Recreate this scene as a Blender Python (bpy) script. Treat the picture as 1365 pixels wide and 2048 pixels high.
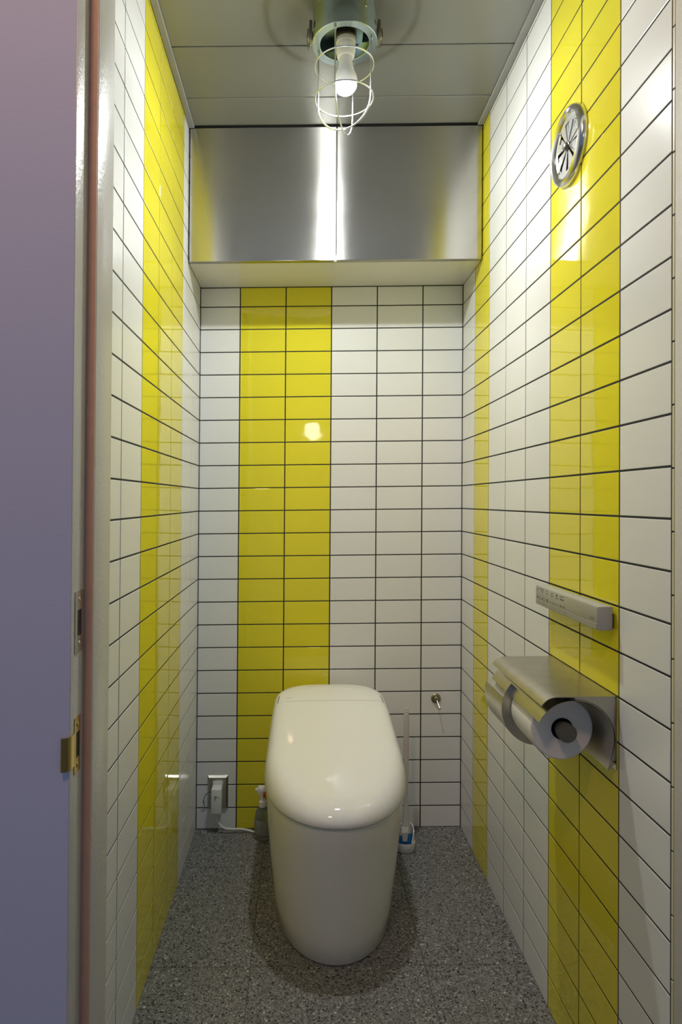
import bpy, bmesh, math, random
from mathutils import Vector, Matrix

random.seed(7)
for o in list(bpy.data.objects):
    bpy.data.objects.remove(o)
scene = bpy.context.scene
COL = scene.collection

# ------------------------------------------------------------------ camera
W = 0.8631            # room width between the side walls
SLOPE = 0.0179        # the old floor and the tile courses climb this much per metre towards +x
cam_d = bpy.data.cameras.new('camera')
cam = bpy.data.objects.new('camera', cam_d)
COL.objects.link(cam)
cam.location = (0.3428, -2.1062, 1.0741)
cam.rotation_euler = (1.5798, -0.0073, 0.0006)
cam_d.sensor_fit = 'VERTICAL'
cam_d.sensor_height = 36.0
cam_d.lens = 1286.35 / 2048 * 36
cam_d.shift_x = (682.5 - 606.26) / 2048
cam_d.shift_y = -(1024 - 989.48) / 2048
cam_d.clip_start = 0.02
scene.camera = cam

# ------------------------------------------------------------------ world, lights, exposure
world = bpy.data.worlds.new('world')
scene.world = world
world.use_nodes = True
bg = world.node_tree.nodes['Background']
bg.inputs[0].default_value = (0.48, 0.66, 1.0, 1)
bg.inputs[1].default_value = 0.10

def point_light(name, loc, power, color, radius):
    d = bpy.data.lights.new(name, 'POINT')
    d.energy = power
    d.color = color
    d.shadow_soft_size = radius
    o = bpy.data.objects.new(name, d)
    COL.objects.link(o)
    o.location = loc
    return o

# warm hallway ceiling lamp: it lights the top of the lavender wall and the door seal in the photograph
point_light('hallway_ceiling_lamp_offscreen', (-0.03, -2.20, 2.42), 13.0, (1.0, 0.60, 0.38), 0.10)
# second hallway lamp: its mirror image is the bright spot on the yellow tiles of the back wall
point_light('hallway_pendant_offscreen', (0.42, -4.0, 1.75), 2.0, (1.0, 0.96, 0.92), 0.085)

BULB_STRENGTH = 640.0
scene.view_settings.view_transform = 'Standard'
scene.view_settings.look = 'None'
scene.view_settings.gamma = 1.0
scene.view_settings.use_curve_mapping = False
scene.view_settings.exposure = 0.98

# ------------------------------------------------------------------ materials
def new_mat(name):
    m = bpy.data.materials.new(name)
    m.use_nodes = True
    nt = m.node_tree
    return m, nt, nt.nodes['Principled BSDF']

def mat(name, col, rough=0.5, metal=0.0, spec=0.5, var=0.04, scale=40.0, bump=0.0, bump_scale=200.0, coat=0.0, trans=0.0, aniso=0.0, coord='Object'):
    m, nt, b = new_mat(name)
    b.inputs['Roughness'].default_value = rough
    b.inputs['Metallic'].default_value = metal
    b.inputs['Specular IOR Level'].default_value = spec
    b.inputs['Coat Weight'].default_value = coat
    b.inputs['Coat Roughness'].default_value = 0.05
    b.inputs['Transmission Weight'].default_value = trans
    tc = nt.nodes.new('ShaderNodeTexCoord')
    nz = nt.nodes.new('ShaderNodeTexNoise')
    nz.inputs['Scale'].default_value = scale
    nz.inputs['Detail'].default_value = 3
    nt.links.new(tc.outputs[coord], nz.inputs['Vector'])
    mx = nt.nodes.new('ShaderNodeMix'); mx.data_type = 'RGBA'
    lo = tuple(max(0, c * (1 - var)) for c in col) + (1,)
    hi = tuple(min(1, c * (1 + var)) for c in col) + (1,)
    mx.inputs[6].default_value = lo
    mx.inputs[7].default_value = hi
    nt.links.new(nz.outputs['Fac'], mx.inputs[0])
    nt.links.new(mx.outputs[2], b.inputs['Base Color'])
    if bump > 0:
        n2 = nt.nodes.new('ShaderNodeTexNoise')
        n2.inputs['Scale'].default_value = bump_scale
        n2.inputs['Detail'].default_value = 2
        nt.links.new(tc.outputs[coord], n2.inputs['Vector'])
        bp = nt.nodes.new('ShaderNodeBump')
        bp.inputs['Strength'].default_value = 1.0
        bp.inputs['Distance'].default_value = bump
        nt.links.new(n2.outputs['Fac'], bp.inputs['Height'])
        nt.links.new(bp.outputs['Normal'], b.inputs['Normal'])
    return m

def tile_mat(name, col, rough, wave):
    """glazed tile: a touch of tone difference and a wavy glaze per tile"""
    m, nt, b = new_mat(name)
    b.inputs['Roughness'].default_value = rough
    b.inputs['Specular IOR Level'].default_value = 0.5
    oi = nt.nodes.new('ShaderNodeObjectInfo')
    mx = nt.nodes.new('ShaderNodeMix'); mx.data_type = 'RGBA'
    mx.inputs[6].default_value = tuple(c * 0.965 for c in col) + (1,)
    mx.inputs[7].default_value = tuple(col) + (1,)
    nt.links.new(oi.outputs['Random'], mx.inputs[0])
    nt.links.new(mx.outputs[2], b.inputs['Base Color'])
    ge = nt.nodes.new('ShaderNodeNewGeometry')
    n2 = nt.nodes.new('ShaderNodeTexNoise')
    n2.noise_dimensions = '4D'
    n2.inputs['Scale'].default_value = 16
    n2.inputs['Detail'].default_value = 1.0
    ml = nt.nodes.new('ShaderNodeMath'); ml.operation = 'MULTIPLY'; ml.inputs[1].default_value = 30
    nt.links.new(oi.outputs['Random'], ml.inputs[0])
    nt.links.new(ml.outputs[0], n2.inputs['W'])
    nt.links.new(ge.outputs['Position'], n2.inputs['Vector'])
    bp = nt.nodes.new('ShaderNodeBump')
    bp.inputs['Strength'].default_value = 1.0
    bp.inputs['Distance'].default_value = wave
    nt.links.new(n2.outputs['Fac'], bp.inputs['Height'])
    nt.links.new(bp.outputs['Normal'], b.inputs['Normal'])
    return m

def brushed(name, col, rough, aniso, smear):
    """brushed sheet: UV runs across the grain so highlights stretch across it"""
    m, nt, b = new_mat(name)
    b.inputs['Metallic'].default_value = 1.0
    b.inputs['Anisotropic'].default_value = aniso
    tc = nt.nodes.new('ShaderNodeTexCoord')
    tg = nt.nodes.new('ShaderNodeTangent'); tg.direction_type = 'UV_MAP'
    nt.links.new(tg.outputs[0], b.inputs['Tangent'])
    mp = nt.nodes.new('ShaderNodeMapping')
    mp.inputs['Scale'].default_value = (1.6, 1.6, 4.5)
    nt.links.new(tc.outputs['Object'], mp.inputs['Vector'])
    nz = nt.nodes.new('ShaderNodeTexNoise')
    nz.inputs['Scale'].default_value = 2.4
    nz.inputs['Detail'].default_value = 1.0
    nz.inputs['Distortion'].default_value = 0.2
    nt.links.new(mp.outputs['Vector'], nz.inputs['Vector'])
    mr = nt.nodes.new('ShaderNodeMapRange')
    mr.inputs[1].default_value = 0.1; mr.inputs[2].default_value = 0.9
    mr.inputs[3].default_value = rough - smear; mr.inputs[4].default_value = rough + smear
    nt.links.new(nz.outputs['Fac'], mr.inputs[0])
    nt.links.new(mr.outputs[0], b.inputs['Roughness'])
    mp2 = nt.nodes.new('ShaderNodeMapping')
    mp2.inputs['Scale'].default_value = (6, 6, 900)
    nt.links.new(tc.outputs['Object'], mp2.inputs['Vector'])
    n2 = nt.nodes.new('ShaderNodeTexNoise')
    n2.inputs['Scale'].default_value = 1.0
    n2.inputs['Detail'].default_value = 3
    nt.links.new(mp2.outputs['Vector'], n2.inputs['Vector'])
    mx = nt.nodes.new('ShaderNodeMix'); mx.data_type = 'RGBA'
    mx.inputs[6].default_value = tuple(c * 0.93 for c in col) + (1,)
    mx.inputs[7].default_value = tuple(min(1, c * 1.05) for c in col) + (1,)
    nt.links.new(n2.outputs['Fac'], mx.inputs[0])
    nt.links.new(mx.outputs[2], b.inputs['Base Color'])
    return m

def terrazzo(name):
    m, nt, b = new_mat(name)
    b.inputs['Roughness'].default_value = 0.55
    b.inputs['Specular IOR Level'].default_value = 0.35
    ge = nt.nodes.new('ShaderNodeNewGeometry')
    def vor(scale):
        v = nt.nodes.new('ShaderNodeTexVoronoi')
        v.inputs['Scale'].default_value = scale
        v.inputs['Randomness'].default_value = 1.0
        nt.links.new(ge.outputs['Position'], v.inputs['Vector'])
        return v
    def ramp(src, stops):
        r = nt.nodes.new('ShaderNodeValToRGB')
        r.color_ramp.interpolation = 'CONSTANT'
        e = r.color_ramp.elements
        e[0].position = stops[0][0]; e[0].color = stops[0][1]
        e[1].position = stops[1][0]; e[1].color = stops[1][1]
        for p, c in stops[2:]:
            k = e.new(p); k.color = c
        nt.links.new(src, r.inputs[0])
        return r
    g = lambda v, w=1.0: (v, v * 0.985 * w, v * 0.95, 1)
    v1 = vor(290); s1 = nt.nodes.new('ShaderNodeSeparateColor')
    nt.links.new(v1.outputs['Color'], s1.inputs[0])
    r1 = ramp(s1.outputs[0], [(0.0, g(0.025)), (0.13, g(0.10)), (0.30, g(0.17)), (0.55, g(0.225)), (0.78, g(0.29)), (0.93, g(0.42)), (0.985, g(0.62))])
    v2 = vor(520); s2 = nt.nodes.new('ShaderNodeSeparateColor')
    nt.links.new(v2.outputs['Color'], s2.inputs[0])
    r2 = ramp(s2.outputs[1], [(0.0, g(0.04)), (0.12, g(0.14)), (0.4, g(0.21)), (0.8, g(0.30)), (0.96, g(0.5))])
    mx = nt.nodes.new('ShaderNodeMix'); mx.data_type = 'RGBA'
    gt = nt.nodes.new('ShaderNodeMath'); gt.operation = 'GREATER_THAN'; gt.inputs[1].default_value = 0.5
    nt.links.new(s1.outputs[2], gt.inputs[0])
    nt.links.new(gt.outputs[0], mx.inputs[0])
    nt.links.new(r1.outputs[0], mx.inputs[6])
    nt.links.new(r2.outputs[0], mx.inputs[7])
    nt.links.new(mx.outputs[2], b.inputs['Base Color'])
    return m

def emitter(name, col, strength):
    m, nt, b = new_mat(name)
    b.inputs['Base Color'].default_value = (0.9, 0.9, 0.9, 1)
    b.inputs['Emission Color'].default_value = tuple(col) + (1,)
    b.inputs['Emission Strength'].default_value = strength
    return m

M = {
    'white_tile': tile_mat('white_glazed_tile', (0.80, 0.80, 0.785), 0.24, 0.00035),
    'yellow_tile': tile_mat('yellow_glazed_tile', (0.77, 0.685, 0.035), 0.035, 0.00030),
    'grout': mat('dark_grout', (0.022, 0.023, 0.021), 0.9, var=0.2, scale=300),
    'terrazzo': terrazzo('grey_terrazzo'),
    'floor_joint': mat('floor_joint', (0.11, 0.105, 0.095), 0.9, var=0.2, scale=300),
    'ceiling': mat('ceiling_panel_enamel', (0.25, 0.25, 0.23), 0.28, metal=0.35, spec=0.5, var=0.03, scale=6),
    'ceiling_trim': mat('ceiling_edge_trim', (0.29, 0.29, 0.27), 0.4, var=0.03, scale=12),
    'joint_shade': mat('black_joint_shade', (0.03, 0.03, 0.03), 0.8),  # near-black backing paints in the shade inside the ceiling panel joints
    'carcass': mat('grey_carcass_board', (0.32, 0.31, 0.29), 0.6),
    'cardboard': mat('cardboard_core', (0.38, 0.32, 0.25), 0.9),
    'lavender': mat('lavender_wall_paint', (0.66, 0.68, 0.86), 0.85, var=0.02, scale=8, bump=0.0002, bump_scale=220),
    'jamb': mat('cream_frame_paint', (0.66, 0.63, 0.57), 0.32, var=0.03, scale=20, bump=0.0005, bump_scale=180),
    'seal': mat('brown_door_seal', (0.64, 0.39, 0.28), 0.7, var=0.12, scale=60),
    'cream_edge': mat('cream_tile_edge', (0.74, 0.70, 0.44), 0.35),
    'steel': brushed('brushed_steel', (0.62, 0.605, 0.57), 0.215, 1.0, 0.025),
    'steel_plain': mat('satin_steel', (0.55, 0.53, 0.49), 0.30, metal=1.0, var=0.08, scale=30),
    'steel_dark': mat('dull_dark_steel', (0.20, 0.19, 0.17), 0.40, metal=1.0, var=0.1, scale=40),
    'holder_steel': mat('worn_brushed_steel', (0.50, 0.48, 0.43), 0.33, metal=1.0, var=0.14, scale=35, bump=0.00015, bump_scale=60),
    'chrome': mat('polished_chrome', (0.80, 0.80, 0.80), 0.18, metal=1.0, var=0.04),
    'vent_plate': mat('satin_vent_plate', (0.82, 0.82, 0.82), 0.27, metal=1.0, var=0.05, scale=60),
    'galvanised': mat('galvanised_steel', (0.48, 0.58, 0.60), 0.26, metal=1.0, var=0.12, scale=25),
    'wire': mat('zinc_wire', (0.75, 0.77, 0.77), 0.25, metal=1.0, var=0.05),
    'cabinet_white': mat('white_laminate', (0.80, 0.79, 0.74), 0.22, var=0.02, scale=10),
    'ceramic': mat('toilet_ceramic', (0.83, 0.82, 0.765), 0.10, spec=0.5, var=0.01, scale=5),
    'lid_plastic': mat('toilet_lid_plastic', (0.90, 0.895, 0.86), 0.06, spec=0.5, var=0.01, scale=5),
    'seam': mat('grey_slot_shade', (0.16, 0.155, 0.13), 0.7),  # dark tone painted for the shade in the lid's hinge gaps
    'print_grey': mat('grey_print', (0.16, 0.16, 0.14), 0.6),
    'print_dark': mat('dark_print', (0.05, 0.05, 0.045), 0.6),
    'remote_silver': mat('silver_grey_plastic', (0.47, 0.46, 0.40), 0.32, metal=0.35, var=0.02),
    'remote_body': mat('grey_plastic', (0.45, 0.45, 0.42), 0.45, var=0.02),
    'remote_flap': mat('button_strip_plastic', (0.36, 0.35, 0.29), 0.4, metal=0.3, var=0.02),
    'black_plastic': mat('black_plastic', (0.012, 0.012, 0.012), 0.5),
    'grey_plastic': mat('dark_grey_plastic', (0.12, 0.12, 0.10), 0.45),
    'paper': mat('white_paper', (0.82, 0.80, 0.76), 0.95, var=0.02, scale=150, bump=0.0002, bump_scale=500),
    'white_plastic': mat('white_plastic', (0.80, 0.80, 0.78), 0.35, var=0.015),
    'handle_plastic': mat('pale_grey_plastic', (0.60, 0.57, 0.54), 0.35, var=0.02),
    'blue_pad': mat('blue_sponge', (0.012, 0.14, 0.42), 0.8, var=0.15, scale=200),
    'red_plastic': mat('orange_red_plastic', (0.62, 0.07, 0.02), 0.4),
    'cable': mat('white_cable', (0.76, 0.75, 0.70), 0.45),
    'green_wire': mat('green_wire', (0.0, 0.11, 0.075), 0.4),
    'brass': mat('brass', (0.52, 0.40, 0.13), 0.28, metal=1.0, var=0.1, scale=60),
    'bronze': mat('aged_nickel', (0.36, 0.33, 0.25), 0.3, metal=1.0, var=0.12, scale=80),
    'bottle': mat('smoky_clear_plastic', (0.45, 0.50, 0.46), 0.1, trans=0.75, var=0.03),
    'bottle_label': mat('grey_bottle_label', (0.30, 0.32, 0.30), 0.5, var=0.15, scale=90),
    'porcelain': mat('porcelain_lampholder', (0.86, 0.85, 0.80), 0.25),
    'socket_metal': mat('coiled_socket_brass', (0.24, 0.21, 0.14), 0.3, metal=1.0, var=0.1, scale=60),
    'bulb_white': mat('bulb_white_plastic', (0.88, 0.88, 0.88), 0.35),
    'bulb_glow': emitter('bulb_glow', (0.97, 1.0, 1.0), BULB_STRENGTH),
    'hall_floor': mat('hallway_floor', (0.22, 0.20, 0.18), 0.5),
}

# ------------------------------------------------------------------ mesh helpers
class MB:
    def __init__(self):
        self.v = []; self.f = []
    def add(self, verts, faces):
        n = len(self.v)
        self.v += [tuple(p) for p in verts]
        self.f += [tuple(i + n for i in q) for q in faces]
        return self
    def box(self, a, b):
        (x0, y0, z0), (x1, y1, z1) = a, b
        self.add([(x0,y0,z0),(x1,y0,z0),(x1,y1,z0),(x0,y1,z0),(x0,y0,z1),(x1,y0,z1),(x1,y1,z1),(x0,y1,z1)],
                 [(0,3,2,1),(4,5,6,7),(0,1,5,4),(1,2,6,5),(2,3,7,6),(3,0,4,7)])
        return self
    def bbox(self, a, b, r, seg=2):
        """box with rounded edges"""
        bm = bmesh.new()
        bmesh.ops.create_cube(bm, size=1)
        for v in bm.verts:
            v.co = Vector([(a[i] + b[i]) / 2 + v.co[i] * (b[i] - a[i]) for i in range(3)])
        bmesh.ops.bevel(bm, geom=list(bm.edges), offset=r, segments=seg, profile=0.5, affect='EDGES')
        return self.take(bm)
    def take(self, bm):
        bm.verts.index_update()
        self.add([tuple(v.co) for v in bm.verts], [tuple(v.index for v in f.verts) for f in bm.faces])
        bm.free()
        return self
    def lathe(self, prof, centre, axis='z', seg=32, cap=True, a0=0.0, a1=None):
        """prof: list of (radius, height along axis)"""
        full = a1 is None
        if full: a1 = a0 + 2 * math.pi
        n = seg if full else seg + 1
        vs = []
        for r, h in prof:
            for k in range(n):
                t = a0 + (a1 - a0) * k / seg
                c, s = math.cos(t) * r, math.sin(t) * r
                if axis == 'z': p = (c, s, h)
                elif axis == 'y': p = (c, h, s)
                else: p = (h, c, s)
                vs.append((p[0] + centre[0], p[1] + centre[1], p[2] + centre[2]))
        fs = []
        for i in range(len(prof) - 1):
            for k in range(seg):
                k2 = (k + 1) % n
                fs.append((i*n+k, i*n+k2, (i+1)*n+k2, (i+1)*n+k))
        if cap and full:
            fs.append(tuple(range(n - 1, -1, -1)))
            m = (len(prof) - 1) * n
            fs.append(tuple(range(m, m + n)))
        return self.add(vs, fs)
    def tube(self, path, r, seg=8, closed=False, cap=True):
        path = [Vector(p) for p in path]
        n = len(path)
        rings = []
        prev = None
        for i, p in enumerate(path):
            if closed:
                t = path[(i + 1) % n] - path[i - 1]
            else:
                t = path[min(i + 1, n - 1)] - path[max(i - 1, 0)]
            t.normalize()
            if prev is None:
                up = Vector((0, 0, 1)) if abs(t.z) < 0.9 else Vector((1, 0, 0))
                u = t.cross(up).normalized()
            else:
                u = (prev - t * prev.dot(t)).normalized()
            prev = u
            w = t.cross(u)
            rr = r[i] if isinstance(r, (list, tuple)) else r
            rings.append([p + (u * math.cos(a) + w * math.sin(a)) * rr for a in [2 * math.pi * k / seg for k in range(seg)]])
        vs = [q for ring in rings for q in ring]
        fs = []
        m = n if closed else n - 1
        for i in range(m):
            j = (i + 1) % n
            for k in range(seg):
                k2 = (k + 1) % seg
                fs.append((i*seg+k, i*seg+k2, j*seg+k2, j*seg+k))
        if cap and not closed:
            fs.append(tuple(range(seg - 1, -1, -1)))
            fs.append(tuple((n-1)*seg + k for k in range(seg)))
        return self.add(vs, fs)
    def loft(self, rings, cap0=True, cap1=True):
        n = len(rings[0])
        vs = [p for r in rings for p in r]
        fs = []
        for i in range(len(rings) - 1):
            for k in range(n):
                k2 = (k + 1) % n
                fs.append((i*n+k, i*n+k2, (i+1)*n+k2, (i+1)*n+k))
        if cap0: fs.append(tuple(range(n - 1, -1, -1)))
        if cap1: fs.append(tuple((len(rings)-1)*n + k for k in range(n)))
        return self.add(vs, fs)
    def sheet_y(self, prof, y0, y1, t):
        """bent sheet: profile of (x, z) points, thickness t, run along y"""
        n = len(prof)
        inner = []
        for i, (x, z) in enumerate(prof):
            a = prof[max(i - 1, 0)]; b = prof[min(i + 1, n - 1)]
            dx, dz = b[0] - a[0], b[1] - a[1]
            l = math.hypot(dx, dz)
            inner.append((x - dz / l * t, z + dx / l * t))
        loop = list(prof) + inner[::-1]
        r0 = [(x, y0, z) for x, z in loop]
        r1 = [(x, y1, z) for x, z in loop]
        m = len(loop)
        fs = []
        for k in range(m):
            k2 = (k + 1) % m
            fs.append((k, k2, m + k2, m + k))
        for k in range(n - 1):
            fs.append((k, m - 1 - k, m - 2 - k, k + 1))
            fs.append((m + k, m + k + 1, 2*m - 2 - k, 2*m - 1 - k))
        return self.add(r0 + r1, fs)

def link_mesh(name, me, parent=None, loc=(0, 0, 0)):
    o = bpy.data.objects.new(name, me)
    COL.objects.link(o)
    if parent is not None: o.parent = parent
    o.location = loc
    return o

def make_mesh(name, mb, material, origin=(0, 0, 0), smooth=40):
    me = bpy.data.meshes.new(name)
    me.from_pydata([(x - origin[0], y - origin[1], z - origin[2]) for x, y, z in mb.v], [], mb.f)
    bm = bmesh.new(); bm.from_mesh(me)
    bmesh.ops.recalc_face_normals(bm, faces=bm.faces)
    bm.to_mesh(me); bm.free()
    me.materials.append(M[material])
    if smooth:
        for p in me.polygons: p.use_smooth = True
        me.set_sharp_from_angle(angle=math.radians(smooth))
    return me

BASE = {}
def base_of(o):
    return BASE.get(o.name, Vector((0, 0, 0)))

def obj(name, mb, material, parent=None, base=None, smooth=40, label=None):
    """one mesh object; mb is in room coordinates, children stay relative to their thing's base"""
    if parent is not None:
        b = base_of(parent)
        o = link_mesh(name, make_mesh(name, mb, material, b, smooth), parent)
        BASE[o.name] = Vector(b)
    else:
        b = Vector(base or (0, 0, 0))
        o = link_mesh(name, make_mesh(name, mb, material, b, smooth), None, b)
        BASE[o.name] = b
    if label: o['label'] = label
    return o

def thing(name, label, cat, base, group=None):
    o = bpy.data.objects.new(name, None)
    COL.objects.link(o)
    o.empty_display_size = 0.05
    o.location = base
    BASE[o.name] = Vector(base)
    tag(o, label, cat, group)
    return o

def tag(o, label, cat, group=None):
    o['label'] = label; o['category'] = cat
    if group: o['group'] = group
    return o

def struct(o, label=None, cat=None):
    o['kind'] = 'structure'
    if label: o['label'] = label
    if cat: o['category'] = cat
    return o

def uv_vertical(me):
    """U along z, V along x: gives the brushed steel its tangent"""
    uv = me.uv_layers.new(name='UVMap')
    for l in me.loops:
        c = me.vertices[l.vertex_index].co
        uv.data[l.index].uv = (c.z, c.x + c.y)

def text_mb(body, size, place, depth=0.0002):
    """flat lettering; place maps (u, v, d) to room coordinates"""
    cu = bpy.data.curves.new('t', 'FONT')
    cu.body = body; cu.size = size; cu.align_x = 'CENTER'; cu.align_y = 'CENTER'
    cu.resolution_u = 2
    to = bpy.data.objects.new('t', cu)
    COL.objects.link(to)
    bpy.context.view_layer.update()
    me = to.to_mesh()
    mb = MB().add([place(v.co.x, v.co.y, depth) for v in me.vertices], [tuple(p.vertices) for p in me.polygons])
    to.to_mesh_clear()
    bpy.data.objects.remove(to); bpy.data.curves.remove(cu)
    return mb

# ------------------------------------------------------------------ the room shell
P = 0.15; PV = 0.0744; Z0 = 0.0052
CEIL = 2.165
YEND = 1.1975
GR = 0.0008            # grout lies this far behind the tile face
GAPH = 0.0034; GAPV = 0.0037

wall_back = struct(obj('wall_back', MB().box((-0.10, GR, -0.05), (W + 0.10, 0.12, CEIL + 0.2)), 'grout', smooth=0),
                   'white tiled back wall with a vertical yellow tile stripe', 'wall')
wall_left = struct(obj('wall_left', MB().box((-0.10, -YEND, -0.05), (-GR, GR, CEIL + 0.2)), 'grout', smooth=0),
                   'white tiled side wall with one wide yellow tile stripe', 'wall')
wall_right = struct(obj('wall_right', MB().box((W + GR, -YEND, -0.05), (W + 0.10, GR, CEIL + 0.2)), 'grout', smooth=0),
                    'white tiled side wall with a narrow and a wide yellow stripe', 'wall')

def tile_mesh(axis, w, h, cache={}):
    """bevelled tile, face at 0, edges rounded back; axis is the outward face direction"""
    key = (axis, round(w, 5), round(h, 5))
    if key in cache: return cache[key]
    b, d = 0.0010, 0.0005
    back = 0.0035
    hw, hh = w / 2, h / 2
    def ring(ins, dep):
        return [(s * (hw - ins), t * (hh - ins), dep) for s, t in ((-1,-1),(1,-1),(1,1),(-1,1))]
    pts = ring(0, back) + ring(0, d) + ring(b * 0.35, d * 0.35) + ring(b, 0)
    fs = []
    for i in range(3):
        for k in range(4):
            k2 = (k + 1) % 4
            fs.append((i*4+k, i*4+k2, i*4+4+k2, i*4+4+k))
    fs.append((12, 13, 14, 15))
    conv = {'-y': lambda u, v, e: (u, e, v), '+x': lambda u, v, e: (-e, u, v), '-x': lambda u, v, e: (e, u, v)}[axis]
    mb = MB().add([conv(*p) for p in pts], fs)
    cache[key] = mb
    return mb

TM = {}
def tile(parent, axis, u0, u1, z0, z1, fixed, colour):
    w = u1 - u0 - GAPV; h = z1 - z0 - GAPH
    key = (axis, round(w, 4), round(h, 4), colour)
    if key not in TM:
        TM[key] = make_mesh('tile', tile_mesh(axis, w, h), colour, smooth=0)
    u, z = (u0 + u1) / 2, (z0 + z1) / 2
    loc = (u, fixed, z) if axis == '-y' else (fixed, u, z)
    o = link_mesh('tile', TM[key], parent, loc)
    a = 0.0016
    r1, r2 = random.uniform(-a, a), random.uniform(-a, a)
    o.rotation_euler = (r1, 0, r2) if axis == '-y' else (0, r1, r2)
    return o

rows = [0.0] + [k * PV - Z0 for k in range(1, 30)] + [CEIL - 0.001]
xs = [0.0, 0.1314, 0.2814, 0.4314, 0.5814, 0.7314, W]
for i in range(6):
    for k in range(24):
        z1 = min(rows[k + 1], 1.7695)
        tile(wall_back, '-y', xs[i], xs[i + 1], rows[k], z1, 0.0, 'yellow_tile' if i in (1, 2) else 'white_tile')
yl = [0.0] + [-(0.1485 + P * i) for i in range(7)] + [-YEND]
yr = [0.0] + [-(0.1475 + P * i) for i in range(8)]
for i in range(8):
    for k in range(len(rows) - 1):
        if rows[k + 1] - rows[k] < 0.006: continue
        tile(wall_left, '+x', yl[i + 1], yl[i], rows[k], rows[k + 1], 0.0, 'yellow_tile' if i in (2, 3, 4) else 'white_tile')
        tile(wall_right, '-x', yr[i + 1], yr[i], rows[k], rows[k + 1], W, 'yellow_tile' if i in (1, 5, 6) else 'white_tile')

# floor: terrazzo slabs with thin joints
floor = struct(obj('floor', MB().box((-1.7, -4.6, -0.06), (2.4, 0.10, -0.0012)), 'floor_joint', smooth=0),
               'speckled grey terrazzo tile floor', 'floor')
fx = [-0.004, 0.229, 0.629, W + 0.004]
fy = [0.003, -0.221, -0.621, -1.021, -1.316]
for i in range(3):
    for j in range(4):
        mb = MB()
        x0, x1, y1, y0 = fx[i] + 0.001, fx[i + 1] - 0.001, fy[j] - 0.001, fy[j + 1] + 0.001
        b = 0.0008
        r = lambda ins, z: [(x0 + ins, y0 + ins, z), (x1 - ins, y0 + ins, z), (x1 - ins, y1 - ins, z), (x0 + ins, y1 - ins, z)]
        mb.loft([r(0, -0.005), r(0, -0.0006), r(b, 0.0)])
        obj('floor_tile', mb, 'terrazzo', floor, smooth=0)
# hallway boards outside the doorway
for i in range(16):
    x0 = -1.7 + i * 0.256
    obj('floor_board', MB().box((x0 + 0.001, -4.6, -0.004), (x0 + 0.255, -1.318, 0.0)), 'hall_floor', floor, smooth=0)

# ceiling: metal panels with dark joints, and an edge trim along each side wall
ceiling = struct(obj('ceiling', MB().box((-0.10, -YEND, CEIL + 0.004), (W + 0.10, 0.12, CEIL + 0.10)), 'joint_shade', smooth=0),
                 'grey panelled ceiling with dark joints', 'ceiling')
cy = [-0.236, -0.366, -0.564, -0.762, -0.96, -YEND]
for j in range(5):
    mb = MB()
    y1, y0 = cy[j] - (0.0022 if j else 0.0035), cy[j + 1] + 0.0022
    x0, x1 = 0.003, W - 0.003
    r = lambda ins, z: [(x0, y0 + ins, z), (x1, y0 + ins, z), (x1, y1 - ins, z), (x0, y1 - ins, z)]
    mb.loft([r(0.0, CEIL + 0.006), r(0, CEIL + 0.0012), r(0.0012, CEIL)])
    obj('ceiling_panel', mb, 'ceiling', ceiling, smooth=0)
for n, (xa, xb) in enumerate(((0.0008, 0.0168), (W - 0.0182, W - 0.0008))):
    mb = MB().bbox((xa, -YEND + 0.002, CEIL - 0.0055), (xb, -0.2365, CEIL + 0.0005), 0.0012, 1)
    struct(obj('trim_%d' % (n + 1), mb, 'ceiling_trim', smooth=0), 'slim grey edge strip where ceiling meets the tiled wall', 'trim')

# hallway side of the doorway
YF = -1.316
struct(obj('wall_front', MB().box((-1.7, YF, -0.05), (0.0580, -YEND - 0.0005, 2.6)), 'lavender', smooth=0),
       'lavender painted hallway wall beside the doorway', 'wall')
struct(obj('wall_front', MB().box((W + 0.06, YF, -0.05), (2.4, -YEND - 0.0005, 2.6)), 'lavender', smooth=0),
       'lavender painted hallway wall on the hinge side of the doorway', 'wall')
struct(obj('wall_front', MB().box((0.055, YF, 2.06), (W + 0.06, -YEND - 0.0005, 2.6)), 'lavender', smooth=0),
       'lavender painted hallway wall above the door head', 'wall')

door = bpy.data.objects.new('door_1', None)
COL.objects.link(door)
BASE[door.name] = Vector((0, 0, 0))
struct(door, 'cream door frame with two strike plates and a brown seal', 'door frame')
JX = 0.059; SX = 0.0705; YS = -1.2675
obj('jamb', MB().bbox((0.0560, YF + 0.0006, 0.0), (JX, YS + 0.004, 2.04), 0.0004), 'jamb', door)
obj('door_stop', MB().bbox((0.020, YS, 0.0), (SX, -YEND - 0.0005, 2.04), 0.0012), 'jamb', door)
obj('door_seal', MB().bbox((JX - 0.001, YS - 0.0035, 0.0), (SX - 0.0006, YS + 0.0005, 2.038), 0.0012), 'seal', door)
obj('jamb', MB().bbox((W + 0.0005, YF - 0.001, 0.0), (W + 0.06, -1.2035, 2.04), 0.0015), 'jamb', door)
obj('door_head', MB().bbox((0.030, YF - 0.001, 2.02), (W + 0.06, -YEND - 0.001, 2.06), 0.0015), 'jamb', door)

def plate_x(x0, x1, y0, y1, z0, z1, hole):
    """plate facing +x with a rectangular hole"""
    hy0, hy1, hz0, hz1 = hole
    mb = MB()
    out = lambda x: [(x, y0, z0), (x, y1, z0), (x, y1, z1), (x, y0, z1)]
    inn = lambda x: [(x, hy0, hz0), (x, hy1, hz0), (x, hy1, hz1), (x, hy0, hz1)]
    mb.loft([out(x0), out(x1), inn(x1), inn(x0)], False, False)
    return mb

def screw_x(parent, x, y, z, r, m):
    s = obj('screw', MB().lathe([(r, x - 0.001), (r, x + 0.0004), (r * 0.7, x + 0.0011), (r * 0.01, x + 0.0013)], (0, y, z), 'x', 16), m, parent)
    return s
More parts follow.
